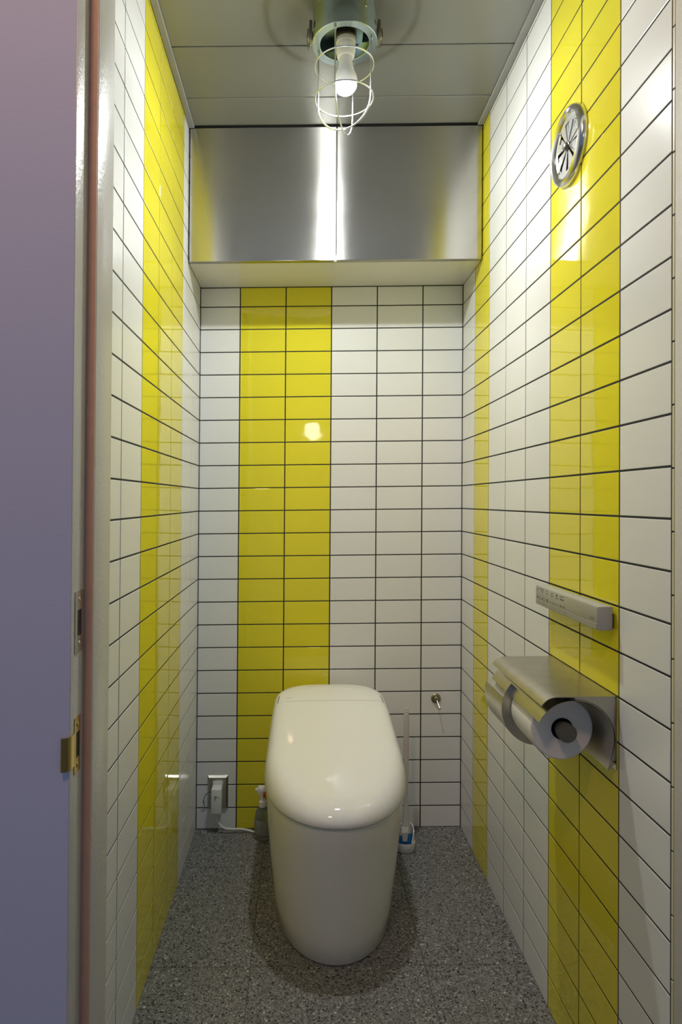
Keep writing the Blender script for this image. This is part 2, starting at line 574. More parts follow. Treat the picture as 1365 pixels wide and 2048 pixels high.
# steel bolt strike
sp = obj('strike_plate', plate_x(JX - 0.0004, JX + 0.0012, -1.3045, -1.2762, 0.8795, 0.957, (-1.297, -1.283, 0.9005, 0.933)), 'steel_plain', door, smooth=0, label='satin steel strike plate with a dark slot')
obj('slot', MB().box((JX - 0.0005, -1.297, 0.9005), (JX + 0.0003, -1.283, 0.933)), 'black_plastic', sp, smooth=0)
screw_x(sp, JX + 0.0012, -1.2905, 0.9455, 0.0032, 'steel_plain'); screw_x(sp, JX + 0.0012, -1.2905, 0.8905, 0.0032, 'steel_plain')
# brass latch strike with a lip bent over the frame edge
lp = obj('strike_plate', plate_x(JX - 0.0004, JX + 0.0012, -1.3025, -1.2825, 0.7290, 0.7985, (-1.2975, -1.286, 0.7475, 0.7795)), 'brass', door, smooth=0, label='brass strike plate with a curved lip')
obj('slot', MB().box((JX - 0.0005, -1.2975, 0.7475), (JX + 0.0003, -1.286, 0.7795)), 'black_plastic', lp, smooth=0)
lip = MB()
pr = [(JX + 0.0012, -1.302), (JX + 0.0012, -1.312), (JX + 0.0006, -1.3175), (JX - 0.0016, -1.321), (JX - 0.0045, -1.3225), (JX - 0.0080, -1.3228)]
lip_o = [(x, y, 0.7405) for x, y in pr] ; lip_t = [(x, y, 0.7815) for x, y in pr]
lip_oi = [(x - 0.0011, y + 0.0008, 0.7405) for x, y in pr]; lip_ti = [(x - 0.0011, y + 0.0008, 0.7815) for x, y in pr]
n = len(pr)
fs = []
for k in range(n - 1):
    fs += [(k, k+1, n+k+1, n+k), (2*n+k, 3*n+k, 3*n+k+1, 2*n+k+1), (k, 2*n+k, 2*n+k+1, k+1), (n+k, n+k+1, 3*n+k+1, 3*n+k)]
fs += [(0, n, 3*n, 2*n), (n-1, 3*n-1, 4*n-1, 2*n-1)]
lip.add(lip_o + lip_t + lip_oi + lip_ti, fs)
obj('lip', lip, 'brass', lp)
screw_x(lp, JX + 0.0012, -1.2925, 0.789, 0.0034, 'brass'); screw_x(lp, JX + 0.0012, -1.2925, 0.7385, 0.0034, 'brass')

# narrow tile edging between the last tile column and the right jamb
trim3 = struct(obj('trim_3', MB().box((W + 0.0012, -1.2035, 0), (W + 0.02, -YEND - 0.0003, 2.04)), 'grout', smooth=0),
               'thin cream tile edging beside the door jamb', 'trim')
z = 0.034
while z < 2.0:
    obj('edge_tile', MB().bbox((W + 0.0002, -1.2032, z + 0.0012), (W + 0.008, -YEND - 0.0008, z + 0.0883), 0.0006, 1), 'cream_edge', trim3, smooth=0)
    z += 0.0895

# ------------------------------------------------------------------ steel wall cabinet
YC = -0.235
ZC0, ZC1 = 1.7685, CEIL - 0.0045
cab = thing('wall_cabinet', 'brushed stainless steel two-door cabinet under the ceiling above the toilet', 'cabinet', (W / 2, -0.118, ZC0))
obj('carcass', MB().box((0.0035, YC + 0.0205, ZC0 + 0.019), (W - 0.0035, -0.001, CEIL - 0.002)), 'carcass', cab, smooth=0)
obj('bottom_panel', MB().bbox((0.0012, YC + 0.0205, ZC0 + 0.0015), (W - 0.0012, -0.0006, ZC0 + 0.019), 0.0008, 1), 'cabinet_white', cab, smooth=0, label='white laminate underside')
for x0, x1 in ((0.0045, 0.4318), (0.4348, W - 0.0045)):
    d = obj('door', MB().bbox((x0, YC, ZC0), (x1, YC + 0.02, ZC1), 0.0012, 2), 'steel', cab, smooth=0, label='brushed steel door panel')
    uv_vertical(d.data)
cz = obj('door_catch', MB().bbox((0.4265, YC + 0.003, ZC0 - 0.0035), (0.4330, YC + 0.018, ZC0 + 0.001), 0.0012, 2), 'steel_plain', cab)
obj('catch_tongue', MB().bbox((0.4330, YC + 0.002, ZC0 - 0.002), (0.4350, YC + 0.018, ZC0 + 0.016), 0.0004, 1), 'cabinet_white', cz)

# ------------------------------------------------------------------ ceiling lamp
LX, LY = 0.4287, -0.660
lamp = thing('caged_lamp', 'galvanised ceiling lamp with a wire guard around a glowing bulb', 'lamp', (LX, LY, CEIL))
RZ = 2.0985
RH = 0.0738
obj('housing', MB().lathe([(RH - 0.003, CEIL - 0.0003), (RH - 0.003, RZ + 0.019), (RH - 0.0046, RZ + 0.019), (RH - 0.0046, CEIL - 0.0003)], (LX, LY, 0), 'z', 64, cap=False), 'galvanised', lamp)
obj('rim', MB().lathe([(RH - 0.001, RZ + 0.0215), (RH, RZ + 0.0205), (RH, RZ + 0.001), (RH - 0.001, RZ), (0.0560, RZ), (0.0552, RZ + 0.0008), (0.0552, RZ + 0.003), (RH - 0.003, RZ + 0.003), (RH - 0.003, RZ + 0.0215)], (LX, LY, 0), 'z', 64, cap=False), 'galvanised', lamp)
obj('reflector', MB().lathe([(RH - 0.005, RZ + 0.004), (RH - 0.005, CEIL - 0.002), (0.001, CEIL - 0.002)], (LX, LY, 0), 'z', 48, cap=False), 'galvanised', lamp)
obj('mounting_bridge', MB().bbox((LX - 0.012, LY - 0.058, CEIL - 0.024), (LX + 0.045, LY + 0.058, CEIL - 0.020), 0.001, 1), 'galvanised', lamp)
# coiled socket, porcelain holder, bulb
BX_ = LX + 0.003
sock = obj('socket', MB().lathe([(0.0212, CEIL - 0.004), (0.0212, 2.1085)] , (BX_, LY, 0), 'z', 32), 'socket_metal', lamp)
coil = [(BX_ + 0.0222 * math.cos(t), LY + 0.0222 * math.sin(t), CEIL - 0.008 - 0.046 * t / (2 * math.pi * 8)) for t in [i * 2 * math.pi / 20 for i in range(161)]]
obj('thread', MB().tube(coil, 0.0019, 6), 'socket_metal', sock)
obj('lampholder', MB().lathe([(0.0200, 2.1105), (0.0222, 2.1085), (0.0222, 2.0995), (0.0211, 2.0985), (0.0211, 2.0935), (0.0222, 2.0925), (0.0222, 2.0810), (0.0190, 2.0690), (0.0160, 2.0675)], (BX_, LY, 0), 'z', 32), 'porcelain', lamp, label='white porcelain lampholder')
bulb = obj('bulb', MB().lathe([(0.0148, 2.0700), (0.0154, 2.0640), (0.0162, 2.0530), (0.0186, 2.0400), (0.0222, 2.0310), (0.0252, 2.0240), (0.0268, 2.0160), (0.0263, 2.0096), (0.0243, 2.0029)], (BX_, LY, 0), 'z', 32), 'bulb_white', lamp, label='white bulb collar')
gp = []
for i in range(15):
    a = math.radians(25 + 65 * i / 14)
    gp.append((max(0.0268 * math.cos(a), 0.0003), 2.0160 - 0.0310 * math.sin(a)))
obj('globe', MB().lathe(gp, (BX_, LY, 0), 'z', 40), 'bulb_glow', bulb, label='glowing white bulb globe')
# wire guard
RG = 0.0660
ring_path = lambda z: [(LX + RG * math.cos(t), LY + RG * math.sin(t), z) for t in [2 * math.pi * k / 64 for k in range(64)]]
for zz in (2.0490, 1.9750):
    obj('guard_ring', MB().tube(ring_path(zz), 0.0016, 8, closed=True), 'wire', lamp)
for ang, low in ((math.radians(248), 1.900), (math.radians(338), 1.906)):
    c, s = math.cos(ang), math.sin(ang)
    rr = RG - 0.0032
    path = [(rr, RZ + 0.002), (rr, 2.08), (rr, 2.03), (rr, 1.985)]
    zc = 1.972
    path += [(rr * math.cos(t), zc - (zc - low) * math.sin(t)) for t in [math.pi * k / 28 for k in range(29)]]
    path += [(-rr, 1.985), (-rr, 2.03), (-rr, 2.08), (-rr, RZ + 0.002)]
    pts = [(LX + c * r_, LY + s * r_, z_) for r_, z_ in path]
    w = obj('guard_wire', MB().tube(pts, 0.0017, 8), 'wire', lamp)
    for sg in (1, -1):
        obj('foot', MB().lathe([(0.0032, RZ + 0.001), (0.0036, RZ - 0.001), (0.0036, RZ - 0.0045), (0.0026, RZ - 0.006)], (LX + c * rr * sg, LY + s * rr * sg, 0), 'z', 12), 'galvanised', w)
# toggle latches on both flanks
for sg in (-1, 1):
    x0 = LX + sg * (RH - 0.0005)
    xa, xb = sorted((x0, x0 + sg * 0.0075))
    l = obj('toggle_latch', MB().bbox((xa, LY - 0.011, RZ + 0.004), (xb, LY + 0.011, RZ + 0.050), 0.0015, 2), 'bronze', lamp)
    xa, xb = sorted((x0 + sg * 0.007, x0 + sg * 0.0115))
    obj('lever', MB().bbox((xa, LY - 0.007, RZ + 0.010), (xb, LY + 0.007, RZ + 0.034), 0.001, 2), 'chrome', l)
    obj('bail', MB().tube([(x0 + sg * 0.010, LY - 0.009, RZ + 0.030), (x0 + sg * 0.012, LY - 0.009, RZ + 0.012), (x0 + sg * 0.008, LY - 0.006, RZ - 0.006), (x0 + sg * 0.008, LY + 0.006, RZ - 0.006), (x0 + sg * 0.012, LY + 0.009, RZ + 0.012), (x0 + sg * 0.010, LY + 0.009, RZ + 0.030)], 0.0011, 6), 'bronze', l)

# ------------------------------------------------------------------ round vent on the right wall
VY, VZ, VR = -0.8510, 1.7570, 0.0742
vent = thing('vent_grille', 'round chrome vent cover with radial slots on the yellow tiles', 'vent', (W, VY, VZ))
prof = [(VR, 0.0), (VR, -0.006), (VR - 0.003, -0.0125), (VR - 0.009, -0.0155), (VR - 0.0135, -0.0135), (VR - 0.0165, -0.0085), (VR - 0.018, -0.006)]
obj('rim', MB().lathe([(r, W + h) for r, h in prof], (0, VY, VZ), 'x', 64, cap=False), 'chrome', vent)
def wedge(a0, a1, r0, r1, x0, x1, rr=6):
    loop = [(r0, a0), (r1, a0)] + [(r1, a0 + (a1 - a0) * k / rr) for k in range(1, rr)] + [(r1, a1), (r0, a1)]
    f = lambda x: [(x, VY + r * math.cos(a), VZ + r * math.sin(a)) for r, a in loop]
    return MB().loft([f(x0), f(x1)])
obj('backing', MB().lathe([(VR - 0.002, W - 0.0015), (VR - 0.002, W - 0.003), (0.0005, W - 0.003)], (0, VY, VZ), 'x', 48), 'black_plastic', vent, smooth=0)
for k in range(8):
    a = math.radians(k * 45 + 8)
    obj('fixed_blade', wedge(a, a + math.radians(24), 0.006, VR - 0.026, W - 0.0072, W - 0.006), 'vent_plate', vent, smooth=0)
    b = obj('turning_blade', wedge(a + math.radians(20), a + math.radians(36.5), 0.010, VR - 0.027, W - 0.0056, W - 0.0046), 'vent_plate', vent, smooth=0)
obj('plate', MB().lathe([(VR - 0.016, W - 0.0062), (VR - 0.016, W - 0.0074), (VR - 0.0275, W - 0.0074), (VR - 0.0275, W - 0.0062)], (0, VY, VZ), 'x', 64, cap=False), 'vent_plate', vent, smooth=30)
obj('hub', MB().lathe([(0.0095, W - 0.004), (0.0095, W - 0.0085), (0.0070, W - 0.0095), (0.0070, W - 0.014), (0.0045, W - 0.0155), (0.0003, W - 0.0158)], (0, VY, VZ), 'x', 20), 'steel_dark', vent)
for a in (52, 142, 232, 322):
    a = math.radians(a)
    obj('screw', MB().lathe([(0.0030, W - 0.0070), (0.0030, W - 0.0085), (0.0015, W - 0.0095), (0.0002, W - 0.0096)], (0, VY + 0.0530 * math.cos(a), VZ + 0.0530 * math.sin(a)), 'x', 12), 'steel_dark', vent)

# ------------------------------------------------------------------ remote control panel
RY0, RY1, RZ0, RZ1 = -1.0360, -0.7515, 0.8462, 0.8862
RXF = W - 0.030; RXB = W - 0.0045
rem = thing('remote_control', 'slim grey toilet remote control bar mounted on the yellow tiles', 'remote control', (W, (RY0 + RY1) / 2, RZ0))
obj('body', MB().bbox((RXF + 0.001, RY0, RZ0), (RXB, RY1, RZ1), 0.0012, 2), 'remote_body', rem)
ZM = RZ0 + 0.0125
obj('front_panel', MB().bbox((RXF, RY0 + 0.0015, ZM), (RXF + 0.004, RY1 - 0.001, RZ1 - 0.0012), 0.0008, 2), 'remote_silver', rem)
strip = obj('button_strip', MB().bbox((RXF + 0.0006, RY0 + 0.0015, RZ0 + 0.0006), (RXF + 0.004, RY1 - 0.001, ZM - 0.0006), 0.0006, 1), 'remote_flap', rem, smooth=0)
bys = [RY1 - 0.002, RY1 - 0.042, RY1 - 0.056, RY1 - 0.084, RY1 - 0.100, RY1 - 0.128, RY1 - 0.156, RY0 + 0.002]
for k in range(len(bys) - 1):
    obj('button', MB().bbox((RXF - 0.0002, bys[k + 1] + 0.0003, RZ0 + 0.0014), (RXF + 0.002, bys[k] - 0.0003, ZM - 0.0013), 0.0004, 1), 'remote_flap', strip, smooth=0)
obj('wall_bracket', MB().bbox((RXB - 0.001, RY0 + 0.006, RZ0 + 0.002), (W - 0.0002, RY1 - 0.02, RZ1 - 0.013), 0.001, 1), 'black_plastic', rem)
place = lambda cy_, cz_: (lambda u, v, d: (RXF - d, cy_ - u, cz_ + v))
obj('lettering', text_mb('TOTO', 0.0058, place(RY0 + 0.0195, ZM + 0.0048)), 'print_dark', rem, smooth=0)
def bar(y, z, w, h):
    return MB().box((RXF - 0.0002, y - w / 2, z - h / 2), (RXF + 0.0005, y + w / 2, z + h / 2))
def prn(parts, m='print_grey'):
    mb = MB()
    for q in parts: mb.add(*(lambda b_: (b_.v, b_.f))(bar(*q)))
    obj('printed_mark', mb, m, rem, smooth=0)
zt, zb = RZ1 - 0.0065, ZM + 0.0035
def words(y, z, n, w):
    return [(y - (i - (n - 1) / 2) * w, z, w * 0.72, 0.0019) for i in range(n)]
prn([(RY1 - 0.0125, zt + 0.001, 0.0028, 0.0013), (RY1 - 0.0125, zt - 0.0030, 0.0028, 0.0013), (RY1 - 0.0125, zt - 0.0005, 0.0012, 0.0035)])
prn(words(RY1 - 0.0365, zt + 0.001, 7, 0.0030)); prn(words(RY1 - 0.0375, zt - 0.0035, 4, 0.0030))
prn([(RY1 - 0.062, zt + 0.0006, 0.0050, 0.0011), (RY1 - 0.0635, zt + 0.0018, 0.0020, 0.0014)]); prn(words(RY1 - 0.0625, zt - 0.0040, 3, 0.0026))
prn([(RY1 - 0.0885, zt - 0.0005, 0.0034, 0.0036), (RY1 - 0.0905, zt + 0.0012, 0.0016, 0.0016)]); prn(words(RY1 - 0.0890, zt - 0.0052, 4, 0.0028))
prn([(RY1 - 0.1115, zt, 0.0020, 0.0046), (RY1 - 0.1145, zt, 0.0020, 0.0046)], 'print_dark'); prn(words(RY1 - 0.1130, zt - 0.0058, 4, 0.0028))
prn(words(RY1 - 0.1360, zt + 0.0004, 6, 0.0030)); prn(words(RY1 - 0.1370, zt - 0.0048, 6, 0.0030), 'print_dark')
for y, h in ((0.0125, 0.0036), (0.040, 0.003), (0.065, 0.0052), (0.0825, 0.0016), (0.0955, 0.003), (0.109, 0.0022), (0.122, 0.0026), (0.1335, 0.0042), (0.1455, 0.0042)):
    prn([(RY1 - y, zb, 0.0028, h), (RY1 - y + 0.0012, zb + h * 0.25, 0.0026, h * 0.4)], 'print_dark' if h > 0.0035 else 'print_grey')

# ------------------------------------------------------------------ toilet paper holder and rolls
HX, HZ = 0.7935, 0.6685
HY0, HY1 = -1.0425, -0.766
hold = thing('paper_holder', 'brushed steel double toilet paper holder with a curved cover', 'paper holder', (W, (HY0 + HY1) / 2, 0.618))
ZT = 0.7395
obj('back_plate', MB().bbox((W - 0.0016, HY0, 0.618), (W - 0.0001, HY1, ZT), 0.0004, 1), 'holder_steel', hold, smooth=0)
cov = [(W - 0.0010, ZT)] + [(W - 0.0010 - 0.02 * k, ZT) for k in range(1, 4)]
cxr, czr, cr = 0.7640, ZT - 0.030, 0.030
cov += [(cxr + cr * math.cos(t), czr + cr * math.sin(t)) for t in [math.radians(90 + 7.5 * k) for k in range(9)]]
obj('cover', MB().sheet_y(cov, HY0, HY1, 0.0012), 'holder_steel', hold, smooth=30)
flap = [(HX + 0.061 * math.cos(t), HZ + 0.061 * math.sin(t)) for t in [math.radians(84 + 5.5 * k) for k in range(14)]]
obj('cutter_flap', MB().sheet_y(flap, HY0 + 0.010, HY1 + 0.002, 0.0010), 'steel_plain', hold, smooth=30)
liner = [(0.8495, 0.6185), (0.8530, 0.634)] + [(HX + 0.0655 * math.cos(t), HZ + 0.0655 * math.sin(t)) for t in [math.radians(-15 + 6 * k) for k in range(18)]]
obj('liner', MB().sheet_y(liner, HY0 + 0.001, HY1 + 0.001, 0.0010), 'holder_steel', hold, smooth=30)
# end gusset between liner and wall: flat plate with the arc cut out
mb = MB()
arc = [(0.8500, 0.6170), (0.8537, 0.634)] + [(HX + 0.0665 * math.cos(t), HZ + 0.0665 * math.sin(t)) for t in [math.radians(-15 + 105 * k / 22) for k in range(23)]]
outer = [(W - 0.0008, 0.6330)]
for x, z_ in arc[1:]:
    t = math.atan2(z_ - HZ, x - HX)
    dx, dz = math.cos(t), math.sin(t)
    k = []
    if dx > 1e-3: k.append((W - 0.0008 - HX) / dx)
    if dz > 1e-3: k.append((ZT - 0.0005 - HZ) / dz)
    q = max(min(k), 0.0668)
    outer.append((HX + dx * q, HZ + dz * q))
n = len(arc)
vs = [(x, HY0 + 0.0002, z_) for x, z_ in arc] + [(x, HY0 + 0.0002, z_) for x, z_ in outer] + [(x, HY0 + 0.0014, z_) for x, z_ in arc] + [(x, HY0 + 0.0014, z_) for x, z_ in outer]
fs = []
for k in range(n - 1):
    fs += [(k, k+1, n+k+1, n+k), (2*n+k, 3*n+k, 3*n+k+1, 2*n+k+1), (k, 2*n+k, 2*n+k+1, k+1), (n+k, n+k+1, 3*n+k+1, 3*n+k)]
mb.add(vs, fs)
obj('end_plate', mb, 'holder_steel', hold, smooth=0)
# curved guard around the spare roll, with a flat flange between the two rolls
YM = -0.8785
guard = [(HX + 0.0705 * math.cos(t), HZ + 0.0705 * math.sin(t)) for t in [math.radians(163 + 5 * k) for k in range(26)]]
g = obj('guard', MB().sheet_y(guard, YM, HY1, 0.0012), 'holder_steel', hold, smooth=30)
def annulus(r0, r1, a0, a1, y0, y1, seg=28):
    a = [math.radians(a0 + (a1 - a0) * k / seg) for k in range(seg + 1)]
    loop = [(HX + r1 * math.cos(t), HZ + r1 * math.sin(t)) for t in a] + [(HX + r0 * math.cos(t), HZ + r0 * math.sin(t)) for t in a[::-1]]
    m = len(loop); nn = seg + 1
    vs = [(x, y0, z_) for x, z_ in loop] + [(x, y1, z_) for x, z_ in loop]
    fs = [(k, (k + 1) % m, m + (k + 1) % m, m + k) for k in range(m)]
    for k in range(seg):
        fs += [(k, m - 1 - k, m - 2 - k, k + 1), (m + k, m + k + 1, 2*m - 2 - k, 2*m - 1 - k)]
    return MB().add(vs, fs)
obj('flange', annulus(0.050, 0.0705, 138, 262, YM - 0.0012, YM), 'holder_steel', g, smooth=0)
obj('spindle', MB().lathe([(0.0105, HY1 - 0.004), (0.0105, -0.985), (0.0128, -0.987), (0.0150, -1.000), (0.0156, -1.0145), (0.0146, -1.0165), (0.0006, -1.0170)], (HX, 0, HZ), 'y', 32), 'grey_plastic', hold, label='dark grey spindle knob')
obj('spindle_mount', MB().bbox((HX - 0.014, HY1 - 0.006, HZ - 0.014), (W - 0.0008, HY1 - 0.0035, HZ + 0.014), 0.001, 1), 'holder_steel', hold)

def roll(label, y0, y1, r, rc):
    base = (HX, (y0 + y1) / 2, HZ - r)
    t = thing('toilet_paper_roll', label, 'toilet paper', base, 'rolls on the paper holder')
    pr = [(rc, y0 + 0.0005), (r - 0.0025, y0), (r, y0 + 0.002), (r, y1 - 0.002), (r - 0.0025, y1), (rc, y1 - 0.0005)]
    mb = MB().lathe(pr, (HX, 0, HZ), 'y', 64, cap=False)
    obj('paper', mb, 'paper', t, smooth=30)
    # ragged core edge
    obj('core', MB().lathe([(rc, y0 + 0.0002), (rc, y1), (rc - 0.0008, y1), (rc - 0.0008, y0 + 0.0002)], (HX, 0, HZ), 'y', 48, cap=False), 'cardboard', t, smooth=30)
    return t
roll('white toilet paper roll in use on the dark grey spindle knob', -0.990, -0.8805, 0.0535, 0.0188)
roll('white spare toilet paper roll tucked behind the curved steel guard', -0.876, -0.772, 0.0535, 0.0188)

# ------------------------------------------------------------------ toilet
TX = 0.4275
def outline(hw, yf, yb, L, n=2.05, rb=0.05, seg=44, hb=None):
    """closed plan outline, counter-clockwise seen from above; hb = half width at the back"""
    hb = hb or hw
    pts = []
    for k in range(seg + 1):
        t = math.pi + math.pi * k / seg
        c, s = math.cos(t), math.sin(t)
        x = hw * math.copysign(abs(c) ** (2 / n), c)
        y = yf + L - L * abs(s) ** (2 / n)
        pts.append((x, y))
    m = 6
    for k in range(1, m + 1):
        y = yf + L + (yb - rb * 0.8 - yf - L) * k / m
        f = k / m
        pts.append((hw + (hb - hw) * f * f, y))
    for k in range(1, 11):
        a = math.pi / 2 * k / 10
        pts.append((hb - rb + rb * math.cos(a), yb - rb * 0.8 + rb * 0.8 * math.sin(a)))
    right = pts[seg + 1:]
    pts += [(-x, y) for x, y in right[::-1]]
    return pts
toilet = thing('toilet', 'white one-piece toilet with a closed rounded lid', 'toilet', (TX, -0.36, 0.0))
lev = [(0.0, 0.1465, -0.621, 0.25, 0.146), (0.004, 0.1490, -0.6255, 0.25, 0.148), (0.06, 0.1560, -0.635, 0.255, 0.152), (0.14, 0.1635, -0.650, 0.26, 0.158),
       (0.22, 0.1695, -0.667, 0.26, 0.162), (0.29, 0.1735, -0.684, 0.265, 0.165), (0.335, 0.1755, -0.695, 0.265, 0.166), (0.345, 0.1755, -0.695, 0.265, 0.166), (0.3475, 0.171, -0.691, 0.265, 0.163)]
rings = []
for z_, hw, yf, L, hb in lev:
    rings.append([(TX + x, y, z_) for x, y in outline(hw, yf, -0.030, L, hb=hb)])
obj('bowl', MB().loft(rings), 'ceramic', toilet, smooth=50)
sr = [[(TX + x, y, z_) for x, y in outline(0.1695, -0.689, -0.032, 0.265, hb=0.153)] for z_ in (0.346, 0.3525)]
obj('seat', MB().loft(sr), 'lid_plastic', toilet, smooth=50)
def ztop(y):
    # crown of the lid from the wall side (y ~ -0.04) to the front tip (y ~ -0.70)
    ks = [(-0.02, 0.486), (-0.08, 0.490), (-0.20, 0.479), (-0.32, 0.462), (-0.45, 0.444), (-0.57, 0.422), (-0.66, 0.400), (-0.72, 0.384)]
    for (a, za), (b, zb_) in zip(ks, ks[1:]):
        if b <= y <= a:
            f = (y - a) / (b - a)
            return za + (zb_ - za) * f
    return ks[0][1] if y > ks[0][0] else ks[-1][1]
lo = outline(0.1795, -0.7035, -0.030, 0.268, hb=0.176, rb=0.135, n=2.12)
ZB = 0.3515
prof = [(0.006, 0.0), (0.0012, 0.03), (0.0, 0.10), (0.0, 0.22), (0.0010, 0.36), (0.0035, 0.50), (0.0075, 0.63), (0.0135, 0.75), (0.022, 0.845), (0.033, 0.91), (0.050, 0.955), (0.080, 0.982), (0.115, 0.992), (0.145, 1.0), (0.165, 1.0)]
rings = []
ymid, ylen = -0.3693, 0.3343
for ins, gf in prof:
    ring = []
    for x, y in lo:
        ff = min(1.0, max(0.0, (-0.25 - y) / 0.35))
        if ins < 0.10: e = ins * (0.50 + 0.50 * ff)
        else: e = 0.10 * (0.50 + 0.50 * ff) + (ins - 0.10) * (1.0 + (0.10 * 0.5 * (1 - ff)) / 0.065)
        fx_ = 1 - e / 0.1795
        yy = ymid + (y - ymid) * (1 - e / ylen)
        ring.append((TX + x * fx_, yy, ZB + (ztop(yy) - ZB) * gf))
    rings.append(ring)
lid = obj('lid', MB().loft(rings), 'lid_plastic', toilet, smooth=70)

# ------------------------------------------------------------------ wall outlet and plug
ox0, ox1, oz0, oz1 = 0.0375, 0.1045, 0.0675, 0.1755
outl = thing('wall_outlet', 'brushed steel outlet plate low on the white back wall', 'outlet', ((ox0 + ox1) / 2, 0, oz0))
rr = lambda ins, y: [(ox0 + ins, y, oz0 + ins), (ox1 - ins, y, oz0 + ins), (ox1 - ins, y, oz1 - ins), (ox0 + ins, y, oz1 - ins)]
obj('plate', MB().loft([rr(0, 0.001), rr(0, -0.0015), rr(0.006, -0.0075)]), 'steel_plain', outl, smooth=0)
obj('socket', MB().bbox((0.056, -0.0085, 0.082), (0.086, -0.0065, 0.160), 0.0008, 1), 'white_plastic', outl)
plug = thing('plug_adapter', 'white safety plug box plugged into the steel outlet plate', 'plug', (0.069, -0.0085, 0.063))
px0, px1, pz0, pz1 = 0.0545, 0.0875, 0.0670, 0.1480
obj('body', MB().bbox((px0, -0.043, pz0), (px1, -0.0082, pz1), 0.004, 3), 'white_plastic', plug)
obj('button', MB().lathe([(0.0042, -0.042), (0.0042, -0.0462), (0.0036, -0.0468), (0.0002, -0.0468)], (0.0695, 0, 0.1255), 'y', 20), 'chrome', plug)
obj('indicator', MB().lathe([(0.0014, -0.042), (0.0014, -0.0434), (0.0002, -0.0435)], (0.0795, 0, 0.1205), 'y', 12), 'grey_plastic', plug)
def smooth_path(pts, n=8):
    out = []
    P_ = [Vector(p) for p in pts]
    P_ = [P_[0]] + P_ + [P_[-1]]
    for i in range(1, len(P_) - 2):
        for k in range(n):
            t = k / n
            a, b, c, d = P_[i-1], P_[i], P_[i+1], P_[i+2]
            out.append(0.5 * ((2*b) + (c-a)*t + (2*a-5*b+4*c-d)*t*t + (3*b-3*c+d-a)*t**3))
    out.append(P_[-2])
    return out
obj('cord', MB().tube(smooth_path([(0.071, -0.028, 0.069), (0.072, -0.028, 0.052), (0.079, -0.030, 0.034), (0.096, -0.032, 0.019), (0.122, -0.030, 0.0145), (0.150, -0.026, 0.0125), (0.176, -0.026, 0.0075), (0.196, -0.030, 0.0040), (0.24, -0.034, 0.0040), (0.2855, -0.045, 0.010)]), 0.0034, 10), 'cable', plug, label='white cord running to the toilet')
obj('earth_wire', MB().tube(smooth_path([(0.0555, -0.020, 0.131), (0.044, -0.022, 0.1285), (0.034, -0.020, 0.120), (0.028, -0.014, 0.106), (0.0265, -0.010, 0.093), (0.028, -0.007, 0.080), (0.030, -0.003, 0.0755)]), 0.0011, 8), 'green_wire', plug, label='thin green earth wire')
obj('wire_clip', MB().tube([(0.0235, -0.011, 0.096), (0.0265, -0.010, 0.0925), (0.0272, -0.0095, 0.084)], [0.0008, 0.0018, 0.0012], 8), 'green_wire', plug)

# ------------------------------------------------------------------ spray bottle beside the toilet
BX, BY = 0.2215, -0.060
bot = thing('spray_bottle', 'small clear spray bottle with a white trigger beside the toilet', 'bottle', (BX, BY, 0))
obj('body', MB().lathe([(0.018, 0.0003), (0.0215, 0.002), (0.0225, 0.010), (0.0250, 0.030), (0.0262, 0.052), (0.0250, 0.072), (0.0215, 0.088), (0.0130, 0.098), (0.0110, 0.103)], (BX, BY, 0), 'z', 32), 'bottle', bot)
obj('label', MB().lathe([(0.0242, 0.022), (0.0258, 0.034), (0.0267, 0.052), (0.0258, 0.066)], (BX, BY, 0), 'z', 24, cap=False, a0=math.radians(185), a1=math.radians(330)), 'bottle_label', bot, label='grey printed paper band')
obj('printed_dot', MB().lathe([(0.0028, BY - 0.0272), (0.0028, BY - 0.0262)], (BX - 0.002, 0, 0.046), 'y', 12), 'red_plastic', bot)
obj('collar', MB().lathe([(0.0125, 0.102), (0.0125, 0.118), (0.0095, 0.121)], (BX, BY, 0), 'z', 24), 'white_plastic', bot)
head = MB()
hp = lambda s, z_, xo: [(BX + xo + a * s, BY + b * s, z_) for a, b in ((-1, -0.8), (1, -0.8), (1, 0.8), (-1, 0.8))]
head.loft([hp(0.008, 0.119, 0), hp(0.0085, 0.135, 0), hp(0.012, 0.146, -0.003), hp(0.0135, 0.158, -0.004), hp(0.011, 0.163, -0.002)])
obj('spray_head', head, 'white_plastic', bot, smooth=30)
obj('nozzle', MB().lathe([(0.0045, BX - 0.0235), (0.0055, BX - 0.0215), (0.0055, BX - 0.0135)], (0, BY, 0.153), 'x', 12), 'white_plastic', bot)
obj('trigger', MB().bbox((BX + 0.0015, BY - 0.0175, 0.134), (BX + 0.0095, BY - 0.008, 0.151), 0.002, 2), 'red_plastic', bot)

